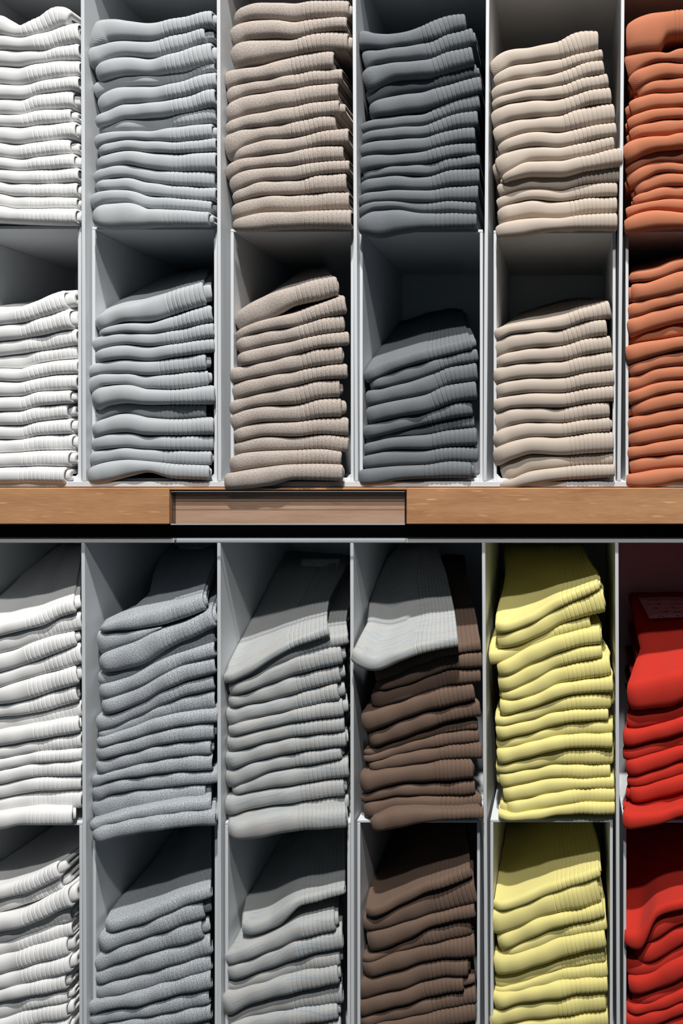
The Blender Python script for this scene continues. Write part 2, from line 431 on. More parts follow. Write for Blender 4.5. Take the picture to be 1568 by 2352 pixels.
ST['r2c6'] = dict(o=(1400, 560), s=4, x=[150, 300, 450, 670, 1200], top=[265, 250, 220, 135, 105], bs=[172, 142, 105, 52, 30], k=[
 (185, 1230, 770, [350, 350, 318, 240, 215], dict(il=25)),
 (200, 1240, 760, [560, 520, 492, 445, 420], dict(il=48, y=-3)),
 (160, 1225, 770, [695, 655, 602, 555, 530], {}),
 (165, 1230, 760, [875, 815, 768, 720, 690], {}),
 (170, 1235, 750, [938, 900, 880, 850, 830], dict(y=8)),
 (148, 1240, 770, [1112, 1065, 1020, 970, 945], dict(y=-4)),
 (175, 1230, 760, [1235, 1190, 1140, 1120, 1105], {}),
 (155, 1225, 770, [1370, 1325, 1270, 1248, 1240], {}),
 (165, 1240, 760, [1495, 1440, 1388, 1355, 1345], {}),
 (200, 1235, 770, [1605, 1570, 1538, 1500, 1485], dict(il=45)),
 (155, 1230, 760, [1740, 1705, 1680, 1645, 1635], {}),
 (172, 1240, 770, [1872, 1848, 1820, 1788, 1775], {}),
 (160, 1235, 760, [1990, 1962, 1948, 1930, 1925], {}),
 (182, 1230, 770, [2122, 2095, 2070, 2055, 2050], dict(il=22)),
 (150, 1225, 760, [2225, 2248, 2232, 2185, 2180], dict(y=-9)),
])
ST['r3c1'] = dict(o=(0, 1240), s=3.3793, x=[0, 150, 300, 450, 630], top=[650, 610, 570, 500, 435], bs=[30, 30, 25, 20, 20], xb=(320, 632), prof=[(0,-350,585),(0.3,0,600),(0.55,130,625),(0.7,250,630),(1,325,632)], k=[
 (-350, 585, 190, [748, 708, 672, 605, 550], dict(ir=42)),
 (-340, 638, 280, [885, 840, 780, 738, 698], dict(y=5)),
 (-350, 590, 190, [1030, 985, 930, 872, 800], dict(ir=35)),
 (-345, 640, 320, [1145, 1095, 1052, 1015, 960], dict(y=3)),
 (-350, 605, 210, [1280, 1258, 1215, 1165, 1115], dict(ir=30)),
 (-340, 605, 210, [1375, 1360, 1338, 1300, 1245], dict(y=3, ir=15)),
 (-350, 640, 250, [1480, 1450, 1422, 1398, 1372], dict(y=9)),
 (-345, 620, 250, [1605, 1575, 1550, 1528, 1490], dict(ir=12)),
 (-350, 640, 280, [1697, 1670, 1640, 1628, 1612], dict(y=3)),
 (-340, 640, 280, [1788, 1755, 1730, 1720, 1708], {}),
 (-350, 642, 240, [1897, 1860, 1838, 1836, 1832], {}),
 (-345, 635, 280, [2003, 1977, 1948, 1942, 1940], {}),
 (-350, 642, 240, [2118, 2097, 2082, 2080, 2088], {}),
 (-345, 565, 200, [2252, 2222, 2217, 2215, 2208], dict(y=-10, ir=25)),
])
ST['r3c2'] = dict(o=(190, 1240), s=3.3793, x=[60, 200, 400, 600, 800, 1040], top=[720, 645, 575, 525, 470, 385], bs=[40, 35, 30, 25, 22, 20], xb=(620, 1035), prof=[(0,128,945),(0.1,190,950),(0.2,400,960),(0.35,520,990),(0.6,550,1030),(1,640,1038)], k=[
 (128, 945, 560, [715, 708, 695, 665, 600, 500], dict(ir=20)),
 (108, 620, 610, [960, 865, 795, 690, 610, 510], dict(top=[718, 712, 700, 675, 606, 505], y=4, plain=1)),
 (125, 1020, 590, [1030, 1030, 985, 872, 775, 665], dict(top=[960, 865, 795, 700, 640, 520], ir=20)),
 (110, 1030, 620, [1140, 1112, 1050, 940, 865, 790], dict(y=9)),
 (122, 1030, 630, [1258, 1230, 1158, 1060, 965, 905], {}),
 (142, 1030, 640, [1380, 1352, 1285, 1178, 1095, 1037], {}),
 (98, 1022, 620, [1510, 1465, 1380, 1288, 1210, 1162], dict(y=3)),
 (120, 1030, 630, [1560, 1515, 1450, 1375, 1335, 1310], dict(y=5)),
 (105, 1050, 640, [1635, 1592, 1540, 1480, 1440, 1418], {}),
 (98, 1020, 620, [1735, 1692, 1645, 1592, 1565, 1553], dict(ir=20)),
 (102, 1000, 600, [1845, 1805, 1750, 1705, 1678, 1667], dict(ir=20)),
 (68, 1010, 610, [1945, 1872, 1838, 1815, 1798, 1788], {}),
 (72, 1050, 630, [2055, 1980, 1942, 1930, 1900, 1890], {}),
 (78, 960, 580, [2195, 2145, 2088, 2050, 2020, 1995], dict(ir=35)),
 (50, 1000, 600, [2275, 2205, 2165, 2138, 2108, 2095], dict(y=-11)),
 (75, 1035, 610, [2362, 2332, 2290, 2255, 2230, 2218], dict(y=-15, ir=12)),
])
ST['r3c3'] = dict(o=(500, 1240), s=3.3793, x=[60, 200, 400, 600, 800, 1000], top=[1045, 990, 880, 770, 685, 610], bs=[165, 162, 160, 160, 160, 160], xb=(470, 1025), prof=[(0,48,862),(0.12,60,855),(0.25,140,850),(0.42,260,880),(0.6,340,950),(0.8,400,1000),(1,470,1025)], k=[
 (48, 862, 530, [1120, 1060, 935, 828, 762, 690], dict(y=-4)),
 (110, 1015, 600, [1145, 1090, 995, 912, 850, 810], dict(y=4, top=[1120, 1060, 935, 828, 762, 720])),
 (90, 965, 620, [1230, 1185, 1118, 1048, 1000, 960], dict(ir=30)),
 (88, 950, 590, [1320, 1285, 1250, 1195, 1140, 1090], dict(ir=40)),
 (72, 940, 590, [1465, 1410, 1362, 1315, 1270, 1235], dict(ir=50)),
 (88, 975, 590, [1548, 1505, 1460, 1415, 1390, 1373], dict(ir=40)),
 (80, 985, 580, [1668, 1620, 1568, 1528, 1505, 1488], {}),
 (65, 1000, 580, [1805, 1750, 1695, 1650, 1625, 1605], dict(ir=15)),
 (65, 965, 570, [1945, 1885, 1800, 1765, 1730, 1690], dict(ir=20)),
 (115, 1020, 670, [2010, 1965, 1930, 1903, 1870, 1845], {}),
 (48, 985, 620, [2148, 2110, 2067, 2040, 2010, 1983], dict(ir=20)),
 (80, 1020, 600, [2210, 2180, 2130, 2110, 2098, 2083], dict(y=5)),
 (80, 1000, 600, [2320, 2335, 2305, 2272, 2252, 2240], dict(y=-14, il=6, ir=10)),
])
ST['r3c4'] = dict(o=(800, 1240), s=3.3793, x=[60, 200, 400, 600, 800, 1030], top=[850, 900, 850, 785, 745, 700], bs=[90, 85, 75, 65, 60, 60], xb=(480, 655), k=[
 (20, 852, 500, [965, 1018, 940, 872, 835, 790], dict(y=-20, mat='melange', prof=[(0,20,852),(.1,75,845),(.2,145,825),(.5,152,770),(.65,215,735),(.8,330,690),(1,500,630)])),
 (205, 1028, 640, [1135, 1110, 1035, 950, 890, 862], dict(top=[1000, 1000, 945, 880, 815, 770], prof=[(0,205,1028),(.3,260,985),(.6,330,930),(1,420,900)])),
 (215, 1040, 690, [1200, 1178, 1135, 1068, 1003, 997], {}),
 (175, 1028, 660, [1345, 1312, 1255, 1185, 1130, 1108], dict(il=16)),
 (102, 980, 650, [1530, 1475, 1400, 1332, 1290, 1232], dict(y=-3)),
 (158, 1025, 660, [1650, 1610, 1545, 1470, 1408, 1372], dict(il=15)),
 (118, 1005, 640, [1690, 1660, 1590, 1530, 1490, 1468], dict(y=8)),
 (115, 1015, 640, [1740, 1715, 1662, 1622, 1592, 1570], dict(y=5)),
 (160, 1038, 680, [1815, 1792, 1762, 1730, 1705, 1700], dict(il=22)),
 (85, 970, 640, [2000, 1945, 1892, 1885, 1873, 1855], dict(il=16, y=-3, ir=20)),
 (90, 985, 650, [2060, 2022, 1985, 1985, 1985, 1968], {}),
 (118, 1035, 690, [2200, 2155, 2090, 2083, 2092, 2080], {}),
 (178, 1050, 700, [2270, 2270, 2240, 2190, 2170, 2160], dict(y=-14, il=20)),
])
ST['r3c5'] = dict(o=(1104, 1240), s=3.3793, x=[70, 200, 400, 600, 800, 1020], top=[640, 630, 565, 450, 365, 270], bs=[25, 25, 22, 20, 20, 20], xb=(168, 775), prof=[(0,112,915),(0.1,118,920),(0.3,150,880),(0.42,188,840),(0.6,190,815),(1,172,775)], k=[
 (112, 915, 600, [735, 715, 640, 525, 435, 330], dict(ir=12)),
 (128, 945, 620, [870, 840, 765, 660, 598, 545], dict(ir=12)),
 (65, 848, 530, [980, 932, 825, 742, 690, 650], dict(y=5)),
 (130, 930, 620, [1080, 1052, 960, 875, 825, 805], dict(ir=6)),
 (135, 940, 600, [1200, 1175, 1090, 985, 938, 895], {}),
 (160, 1005, 640, [1265, 1245, 1208, 1118, 1085, 1052], dict(il=18)),
 (150, 1025, 680, [1395, 1365, 1298, 1225, 1192, 1183], dict(y=-2)),
 (112, 1010, 630, [1465, 1432, 1390, 1330, 1310, 1310], dict(ir=18)),
 (120, 990, 610, [1575, 1540, 1492, 1432, 1405, 1398], {}),
 (122, 1025, 620, [1655, 1615, 1565, 1522, 1503, 1498], dict(y=3)),
 (128, 1022, 620, [1770, 1735, 1678, 1630, 1615, 1617], dict(y=-2)),
 (118, 1028, 600, [1825, 1803, 1770, 1740, 1740, 1743], dict(y=3)),
 (148, 1005, 600, [1945, 1918, 1875, 1842, 1848, 1835], dict(il=26)),
 (175, 1035, 690, [2055, 2032, 1995, 1955, 1925, 1927], {}),
 (205, 1040, 680, [2170, 2148, 2105, 2065, 2033, 2035], dict(il=55, y=-3)),
 (135, 1040, 690, [2160, 2172, 2165, 2135, 2125, 2130], dict(y=-6, top=[2120, 2120, 2100, 2065, 2033, 2035])),
])
ST['r3c6'] = dict(o=(1104, 1240), s=3.3793, x=[1130, 1250, 1400, 1568, 1900], top=[1120, 1080, 1050, 1010, 960], bs=[460, 458, 455, 452, 450], prof=[(0,1135,2040),(.22,1185,2040),(.38,1238,2040),(.5,1215,2040),(1,1140,2050)], k=[
 (1135, 2040, 1640, [1335, 1325, 1310, 1250, 1180], dict(y=-6)),
 (1130, 2050, 1660, [1480, 1462, 1428, 1370, 1300], dict(y=5)),
 (1100, 2040, 1650, [1618, 1585, 1545, 1500, 1450], {}),
 (1098, 2050, 1660, [1712, 1680, 1640, 1595, 1540], dict(y=6)),
 (1125, 2045, 1660, [1850, 1815, 1768, 1710, 1650], {}),
 (1132, 2040, 1650, [1925, 1902, 1862, 1820, 1770], dict(y=3)),
 (1155, 2050, 1660, [2055, 2038, 2002, 1955, 1900], dict(il=38)),
 (1098, 2040, 1650, [2115, 2118, 2105, 2055, 2000], dict(y=4)),
 (1098, 2050, 1660, [2252, 2235, 2200, 2140, 2080], dict(y=-16)),
])
ST['r4c1'] = dict(o=(0, 1860), s=4.78, x=[0, 200, 400, 600, 820], top=[835, 780, 700, 600, 490], bs=[290, 280, 270, 265, 260], k=[
 (-480, 650, 120, [980, 935, 860, 760, 640], dict(ir=60)),
 (-490, 690, 200, [1120, 1060, 990, 900, 800], dict(y=8, ir=60)),
 (-480, 770, 230, [1350, 1300, 1222, 1132, 1060], dict(top=[1155, 1122, 1040, 930, 815], y=-2, ir=50)),
 (-485, 790, 200, [1452, 1400, 1332, 1270, 1215], dict(y=9, ir=20)),
 (-480, 800, 200, [1600, 1548, 1482, 1430, 1380], dict(y=6)),
 (-490, 740, 170, [1808, 1752, 1685, 1640, 1585], dict(ir=50)),
 (-480, 770, 230, [1968, 1922, 1870, 1830, 1780], dict(ir=40)),
 (-485, 725, 300, [2112, 2062, 2030, 2003, 1960], dict(y=-2, ir=30)),
 (-480, 750, 200, [2290, 2232, 2162, 2130, 2090], dict(y=3, ir=40)),
 (-490, 745, 190, [2460, 2420, 2352, 2315, 2280], dict(ir=40)),
 (-480, 760, 200, [2690, 2690, 2690, 2690, 2690], dict(ir=20)),
])
ST['r4c2'] = dict(o=(190, 1860), s=4, x=[60, 250, 500, 750, 950, 1190], top=[1065, 1015, 940, 840, 760, 690], bs=[180, 170, 165, 160, 155, 150], xb=(700, 1180), prof=[(0,200,1185),(0.15,280,1185),(0.3,420,1185),(0.5,620,1185),(0.7,665,1185),(1,720,1185)], k=[
 (200, 1185, 720, [1180, 1132, 1058, 960, 875, 795], {}),
 (150, 1115, 680, [1400, 1290, 1200, 1115, 1040, 990], dict(ir=65)),
 (85, 1105, 660, [1530, 1435, 1350, 1280, 1232, 1150], dict(ir=65)),
 (108, 1185, 720, [1630, 1578, 1520, 1450, 1395, 1318], {}),
 (100, 1185, 720, [1768, 1715, 1665, 1592, 1535, 1468], {}),
 (42, 1185, 700, [1895, 1828, 1800, 1732, 1685, 1640], dict(y=-3)),
 (60, 1170, 690, [1990, 1950, 1905, 1870, 1830, 1770], {}),
 (45, 1185, 700, [2130, 2090, 2050, 2010, 1970, 1920], {}),
 (60, 1180, 700, [2250, 2250, 2250, 2250, 2250, 2250], {}),
])
ST['r4c3'] = dict(o=(500, 1860), s=4, x=[60, 250, 500, 750, 950, 1160], top=[1050, 1040, 965, 800, 745, 690], bs=[190, 180, 175, 170, 170, 170], xb=(420, 1172), prof=[(0,222,1172),(0.2,235,1172),(0.5,330,1172),(0.8,400,1172),(1,430,1172)], k=[
 (222, 1172, 760, [1165, 1160, 1085, 880, 830, 762], dict(y=4)),
 (60, 1080, 760, [1440, 1380, 1290, 1185, 1140, 1095], dict(top=[1330, 1240, 1150, 1025, 975, 940], ir=30)),
 (78, 1150, 710, [1585, 1530, 1448, 1358, 1310, 1285], {}),
 (60, 1125, 690, [1690, 1630, 1560, 1490, 1450, 1425], dict(y=3, ir=25)),
 (38, 1110, 650, [1910, 1810, 1730, 1672, 1635, 1585], dict(ir=20, y=-3)),
 (50, 1150, 680, [1975, 1910, 1860, 1818, 1800, 1780], dict(y=4)),
 (80, 1105, 650, [2130, 2080, 2020, 1975, 1950, 1920], dict(ir=25)),
 (60, 1140, 690, [2250, 2250, 2250, 2250, 2250, 2250], {}),
])
ST['r4c4'] = dict(o=(800, 1860), s=2.2857, x=[60, 150, 280, 420, 540, 660], top=[520, 500, 442, 375, 335, 285], bs=[78, 76, 75, 75, 75, 75], xb=(185, 595), prof=[(0,92,645),(0.2,105,635),(0.45,140,615),(0.7,172,600),(1,188,590)], k=[
 (92, 645, 415, [575, 552, 492, 425, 392, 340], dict(y=-2)),
 (78, 668, 430, [650, 632, 595, 555, 525, 490], dict(y=2)),
 (100, 665, 440, [780, 745, 690, 618, 585, 560], dict(y=-1)),
 (75, 645, 370, [815, 780, 737, 705, 682, 655], dict(y=4, ir=12)),
 (80, 665, 400, [900, 870, 836, 795, 780, 778], {}),
 (40, 630, 390, [1010, 970, 942, 895, 875, 875], dict(ir=12)),
 (45, 605, 380, [1098, 1060, 1025, 985, 960, 930], dict(ir=60)),
 (60, 672, 420, [1140, 1120, 1095, 1062, 1038, 1018], dict(y=3)),
 (55, 670, 400, [1205, 1190, 1175, 1155, 1135, 1115], {}),
 (60, 668, 410, [1286, 1286, 1286, 1286, 1286, 1286], {}),
])
ST['r4c5'] = dict(o=(1104, 1860), s=1.931, x=[40, 120, 240, 340, 440, 560], top=[405, 395, 350, 312, 278, 240], bs=[60, 60, 60, 60, 60, 60], xb=(112, 488), prof=[(0,55,528),(0.25,58,520),(0.45,66,500),(0.6,100,485),(1,114,468)], k=[
 (55, 528, 320, [448, 438, 395, 356, 322, 285], dict(ir=6)),
 (40, 525, 310, [562, 540, 487, 458, 440, 405], dict(ir=6)),
 (75, 545, 350, [640, 612, 558, 517, 500, 470], {}),
 (92, 558, 350, [655, 642, 610, 570, 548, 528], dict(y=3)),
 (60, 553, 360, [752, 733, 693, 665, 635, 605], dict(y=-2)),
 (65, 550, 340, [800, 780, 740, 706, 690, 668], dict(y=6)),
 (65, 562, 340, [825, 808, 782, 760, 748, 738], dict(y=3)),
 (58, 562, 340, [905, 872, 846, 836, 817, 808], dict(y=-2)),
 (35, 555, 320, [975, 945, 930, 918, 905, 890], dict(ir=6)),
 (50, 565, 340, [1030, 1010, 995, 980, 970, 960], {}),
 (50, 560, 330, [1086, 1086, 1086, 1086, 1086, 1086], {}),
])
ST['r4c6'] = dict(o=(1104, 1860), s=1.931, x=[640, 700, 780, 896, 1080], top=[545, 530, 430, 390, 375], bs=[62, 62, 62, 62, 62], xb=(642, 1172), k=[
 (635, 1165, 940, [605, 625, 478, 437, 420], dict(y=-8, sh=0.15)),
 (722, 1170, 950, [610, 600, 560, 500, 470], dict(top=[600, 600, 490, 440, 420])),
 (695, 1165, 945, [690, 685, 655, 590, 540], dict(il=12, top=[640, 630, 575, 510, 475])),
 (645, 1170, 950, [750, 738, 712, 650, 610], dict(y=3, top=[650, 660, 655, 590, 540])),
 (655, 1160, 945, [830, 818, 795, 740, 690], dict(y=-3)),
 (670, 1170, 950, [870, 860, 840, 790, 745], dict(y=4)),
 (650, 1165, 945, [908, 903, 885, 845, 800], {}),
 (640, 1170, 950, [975, 970, 945, 900, 860], {}),
 (645, 1165, 945, [1086, 1086, 1086, 1086, 1086], {}),
])
# ------------------------------------------------------------------ materials
M = {}
M['white_panel'] = plain_mat('white_laminate', (0.66, 0.68, 0.70), 0.45, 0.3)
M['white_box'] = plain_mat('white_plastic', (0.69, 0.71, 0.73), 0.5, 0.3)
M['oak'] = wood_mat('oak', (0.37, 0.175, 0.078), (0.49, 0.25, 0.118), (0.57, 0.315, 0.155))
M['niche_wood'] = wood_mat('niche_wood', (0.56, 0.325, 0.205), (0.66, 0.41, 0.275), (0.74, 0.49, 0.345), tight=1.6, dashes=False)
M['black'] = plain_mat('gap_shade_black', (0.012, 0.011, 0.011), 0.6, 0.2)  # near-black colour standing in for the shade in the gap under the shelf
M['acrylic'] = acrylic_mat()
M['edge'] = acrylic_mat('acrylic_edge', (0.42, 0.42, 0.43), 0.22)
M['frost'] = acrylic_mat('acrylic_cut_edge', (0.55, 0.56, 0.58), 0.3, 0.45)
M['print'] = print_mat()
M['wall'] = plain_mat('shop_wall', (0.30, 0.31, 0.32), 0.8, 0.1)

def pair(key, **kw):
    M[key] = (knit_mat(key + '_foot_knit', **kw), knit_mat(key + '_cuff_knit', cuff=True, **kw))
pair('white', base=(0.87, 0.865, 0.855), bump=0.22)
pair('light', base=(0.47, 0.49, 0.505), dark=(0.38, 0.40, 0.42), fleck=0.25, bump=0.25)
pair('oat', base=(0.58, 0.50, 0.44), dark=(0.24, 0.205, 0.185), fleck=0.75)
pair('char', base=(0.195, 0.21, 0.225), dark=(0.11, 0.12, 0.13), fleck=0.5)
pair('beige', base=(0.56, 0.475, 0.40), dark=(0.49, 0.415, 0.345), fleck=0.2, bump=0.25)
pair('orange', base=(0.54, 0.195, 0.105), bump=0.24)
pair('heather', base=(0.55, 0.58, 0.61), dark=(0.10, 0.115, 0.13), fleck=0.85, bump=0.3, ff=1.3, fc=6.0)
pair('melange', base=(0.435, 0.455, 0.46), dark=(0.23, 0.25, 0.265), fleck=0.5, bump=0.22,
     streak=[(0.30, (0.28, 0.335, 0.385)), (0.42, (0.41, 0.44, 0.455)), (0.50, (0.48, 0.48, 0.45)), (0.57, (0.50, 0.435, 0.385)), (0.66, (0.35, 0.405, 0.44))])
pair('brown', base=(0.185, 0.122, 0.09), dark=(0.115, 0.078, 0.06), fleck=0.45)
pair('yellow', base=(0.84, 0.75, 0.29), bump=0.13)
pair('red', base=(0.575, 0.036, 0.022), bump=0.17)



# ------------------------------------------------------------------ shelving
ux = [(-120, -116), (188.5, 193), (501, 503.5), (812.5, 818), (1120, 1113), (1430.5, 1421), (1740, 1730)]
lx = [(-118, -115), (190, 195), (502, 503.5), (807.5, 809), (1110, 1117), (1416, 1420), (1722, 1726)]
UT, UBOT = PZW(-95, 0), PZW(1106, 0)       # clear height of the upper cubbies
LT, LBOT = PZW(1247, LF), PZW(2452, LF)    # and of the lower ones
TH = 0.0034

def unit(name, label, div, yf, yb, zt, zb, ptop, pbot):
    r = tag(empty(name, (0, yb, zb)), label, 'shelf unit')
    cen = []
    for a, b in div:
        xa, xb_ = PXW(a, yf), PXW(b, yf)
        slab('divider', M['white_panel'], xa - TH / 2, xa + TH / 2, yf, yb, zb, zt, r, xs=xb_ - xa)
        cen.append((xa, xb_))
    x0, x1 = PXW(div[0][0], yf) - 0.002, PXW(div[-1][0], yf) + 0.002
    slab('top_panel', M['white_panel'], x0, x1, yf, yb, zt, zt + ptop, r)
    slab('bottom_panel', M['white_panel'], x0, x1, yf, yb, zb - pbot, zb, r)
    slab('back_panel', M['white_panel'], x0, x1, yb, yb + 0.004, zb - pbot, zt + ptop, r)
    return cen
UC = unit('cubby_unit', 'white cubby unit with six tall cells standing on the wooden shelf', ux, UF, UB, UT, UBOT, 0.005, 12.5 * S)
LC = unit('cubby_unit', 'white cubby unit with six tall cells below the wooden shelf', lx, LF, LB, LT, LBOT, 10 * K(LF), 0.012)

def div_x(cen, zt, zb, i, z):
    a, b = cen[i]; t = (zt - z) / (zt - zb)
    return a + (b - a) * t

COLW = {1: 'white', 2: 'grey', 3: '', 4: '', 5: '', 6: ''}
UPB = [(-104, 185.5, 519), (211, 498, 521), (529, 812, 526), (825.5, 1108.5, 527), (1133, 1413.5, 529), (1436, 1712, 527)]
LOB = [(-100, 188.5, 1889), (213, 499.5, 1890), (516.5, 804, 1888), (820, 1102, 1883), (1125.5, 1407, 1882), (1431, 1712, 1883)]
UCOL = ['white', 'light grey', 'oatmeal', 'charcoal', 'beige', 'orange']
LCOL = ['white', 'heather grey', 'blue-grey melange', 'brown', 'yellow', 'red']
PT = 0.0030
BOX = {}
def storage_box(row, c, l, r_, t, bpx, yf, yb, label):
    x0, x1, z1, z0 = PXW(l, yf), PXW(r_, yf), PZW(t, yf), PZW(bpx, yf)
    e = tag(empty('storage_box', ((x0 + x1) / 2, yf, z0)), label, 'box', 'white boxes in the cells of the shelf units')
    m = M['white_box']
    slab('top_panel', m, x0, x1, yf, yb, z1 - PT, z1, e)
    slab('bottom_panel', m, x0 + PT, x1 - PT, yf, yb, z0, z0 + PT, e)
    slab('side_panel', m, x0, x0 + PT, yf, yb, z0, z1 - PT, e)
    slab('side_panel', m, x1 - PT, x1, yf, yb, z0, z1 - PT, e)
    slab('back_panel', m, x0 + PT, x1 - PT, yb - 0.002, yb, z0 + PT, z1 - PT, e)
    # small corner gussets moulded into the lower corners
    for sx, xx in ((1, x0 + PT), (-1, x1 - PT)):
        g = 0.0045
        v = [(xx, yf + 0.0008, z0 + PT), (xx + sx * g, yf + 0.0008, z0 + PT), (xx, yf + 0.0008, z0 + PT + g),
             (xx, yf + 0.004, z0 + PT), (xx + sx * g, yf + 0.004, z0 + PT), (xx, yf + 0.004, z0 + PT + g)]
        me = bpy.data.meshes.new('corner_gusset')
        me.from_pydata(v, [], [(0, 1, 2), (3, 5, 4), (0, 3, 4, 1), (1, 4, 5, 2), (2, 5, 3, 0)]); me.update()
        link_mesh('corner_gusset', me, m, e)
    BOX[(row, c)] = (x0 + PT, x1 - PT, z0 + PT, z1 - PT, z1)
for c in range(6):
    l, r_, t = UPB[c]
    storage_box(2, c + 1, l, r_, t, 1105.5 * 1.0, UF + 0.008, UB - 0.002, f'white open box around the {UCOL[c]} stack standing on the wooden shelf')
    l, r_, t = LOB[c]
    storage_box(4, c + 1, l, r_, t, 2451, LF + 0.006, LB - 0.002, f'white open box around the {LCOL[c]} stack in the lowest row')

# wooden shelf with a notch for the clear label cover
WF = -0.006
sh = tag(empty('wooden_shelf', (0, WF, PZW(1204, WF))), 'oak shelf board with a notched front between the two cubby units', 'shelf')
wx0, wx1 = PXW(-135, 0), PXW(1750, 0)
wz1, wz0 = UBOT - 12.5 * S - 0.0006, PZW(1204, WF)
nx0, nx1 = PXW(388, WF), PXW(933, WF)
ND = 0.007
slab('board', M['niche_wood'], wx0, wx1, WF + ND, UB, wz0, wz1 - 0.002, sh, bevel=0)
slab('front_panel', M['oak'], wx0, nx0, WF, WF + ND, wz0, wz1, sh, bevel=0.0008)
slab('front_panel', M['oak'], nx1, wx1, WF, WF + ND, wz0, wz1, sh, bevel=0.0008)
slab('top_strip', M['oak'], nx0, nx1, WF + 0.001, UB, wz1 - 0.002, wz1, sh, bevel=0.0005)
slab('gap_shade_panel', M['black'], wx0, wx1, 0.022, LB, LT + 10 * K(LF) + 0.0005, wz0, sh, bevel=0)  # black filler in the open gap under the board, its deep shade as colour

lh = tag(empty('label_holder', ((nx0 + nx1) / 2, WF, PZW(1206, WF))), 'clear acrylic label cover set in the notch of the oak shelf front', 'label holder')
ax0, ax1 = PXW(394, WF), PXW(930.5, WF)
az1, az0 = PZW(1128.5, WF), PZW(1206, WF - 0.002)
slab('cover_plate', M['acrylic'], ax0, ax1, WF - 0.001, WF + 0.0006, az0, az1, lh, bevel=0.0004)
slab('top_lip', M['edge'], ax0, ax1, WF + 0.0008, WF + 0.0066, az1 - 0.0014, az1, lh, bevel=0.0004)
slab('bottom_lip', M['frost'], ax0, ax1, WF - 0.0024, WF - 0.0011, az0, az0 + 0.0013, lh, bevel=0.0003)
for xe in (ax0, ax1 - 0.0009):
    slab('side_lip', M['edge'], xe, xe + 0.0009, WF + 0.0008, WF + 0.0066, az0 + 0.0014, az1 - 0.0016, lh, bevel=0.0002)
slab('front_bead', M['frost'], ax0, ax1, WF - 0.0016, WF - 0.0011, az1 - 0.0005, az1, lh, bevel=0.0002)

wl = slab('wall_back', M['wall'], -2.2, 1.9, LB + 0.01, LB + 0.06, 0, 2.7, None, bevel=0)
tag(wl, kind='structure')
fl = slab('floor', M['wall'], -2.2, 1.9, -2.6, LB + 0.06, -0.05, 0, None, bevel=0)
tag(fl, kind='structure')
# plinth that carries the lower unit (below the picture)
pl = empty('plinth', (0, LB, 0)); tag(pl, 'white plinth carrying the lower cubby unit', 'plinth')
slab('body', M['white_panel'], PXW(-118, LF), PXW(1722, LF), LF + 0.01, LB, 0.0, LBOT - 0.0122, pl)

# ------------------------------------------------------------------ folded socks
STW = 0.0015     # thickness of one knitted wall
NP = 22

def profile(h, L, t_len, yf, yb, rt, rb, zc):
    """folded edge of one ring: back of upper face -> nose -> back of lower face (arrays: rings x points)"""
    nr = len(h)
    ft = np.linspace(1, 0, 7)[:-1]                      # upper face
    ph = np.linspace(math.pi / 2, -math.pi / 2, 11)     # nose
    fb = np.linspace(0, 1, 6)[1:]                       # lower face
    e = np.where(ph >= 0, 0.86, 0.66)
    cs, sn = np.cos(ph), np.sin(ph)
    cy = np.sign(cs) * np.abs(cs) ** e; sz = np.sign(sn) * np.abs(sn) ** e
    yn = yf + L
    run = (yb - yn)[:, None]
    ya = yn[:, None] + run * (ft[None, :] ** 1.5)
    za = (zc + h)[:, None] + rt[:, None] * (ya - yn[:, None])
    yb_ = yn[:, None] - L[:, None] * cy[None, :]
    zb_ = zc[:, None] + h[:, None] * sz[None, :]
    yc = yn[:, None] + run * (fb[None, :] ** 1.5)
    zcx = (zc - h)[:, None] + rb[:, None] * (yc - yn[:, None])
    Y = np.concatenate([ya, yb_, yc], 1); Z = np.concatenate([za, zb_, zcx], 1)
    return Y, Z

def rings_to_mesh(name, X, Y, Z, uvs_u, closed, cap0, cap1, shell):
    """X,Y,Z: rings x points. shell: the second half of the points is the inner wall"""
    nr, n = X.shape
    v = np.stack([X, Y, Z], -1).reshape(-1, 3)
    d = np.sqrt(np.diff(Y, axis=1) ** 2 + np.diff(Z, axis=1) ** 2)
    s = np.concatenate([np.zeros((nr, 1)), np.cumsum(d, 1)], 1)
    s = s - s[:, [11]]
    uv = np.stack([np.broadcast_to(uvs_u[:, None], s.shape), s], -1).reshape(-1, 2)
    i = np.arange(nr - 1)[:, None] * n; j = np.arange(n)[None, :]
    jn = (j + 1) % n
    q = np.stack([i + j, i + jn, i + n + jn, i + n + j], -1)
    if not closed: q = q[:, :-1]
    q = q.reshape(-1, 4)
    caps = []
    half = n // 2
    if shell:
        for on, base, flip in ((cap0, 0, True), (cap1, (nr - 1) * n, False)):
            if not on: continue
            for k in range(half - 1):
                a, b, c_, d_ = base + k, base + k + 1, base + n - 2 - k, base + n - 1 - k
                caps.append((d_, c_, b, a) if flip else (a, b, c_, d_))
    else:
        for on, base, flip in ((cap0, 0, True), (cap1, (nr - 1) * n, False)):
            if not on: continue
            for k in range(half - 1):
                a, b, c_, d_ = base + k, base + k + 1, base + n - 2 - k, base + n - 1 - k
                caps.append((d_, c_, b, a) if flip else (a, b, c_, d_))
    if caps: q = np.concatenate([q, np.array(caps)])
    return np_mesh(name, v, q[:, ::-1], uv)

def ring_positions(a, b, step, dense=(0.0, 0.0)):
    n = max(4, int((b - a) / step))
    x = np.linspace(a, b, n)
    ex = [x]
    for on, e, sg in ((dense[0], a, 1), (dense[1], b, -1)):
        if on: ex.append(e + sg * np.array([0.0003, 0.0008, 0.0016, 0.0028, 0.0045]))
    x = np.unique(np.concatenate(ex)); x = x[(x >= a) & (x <= b)]
    return x

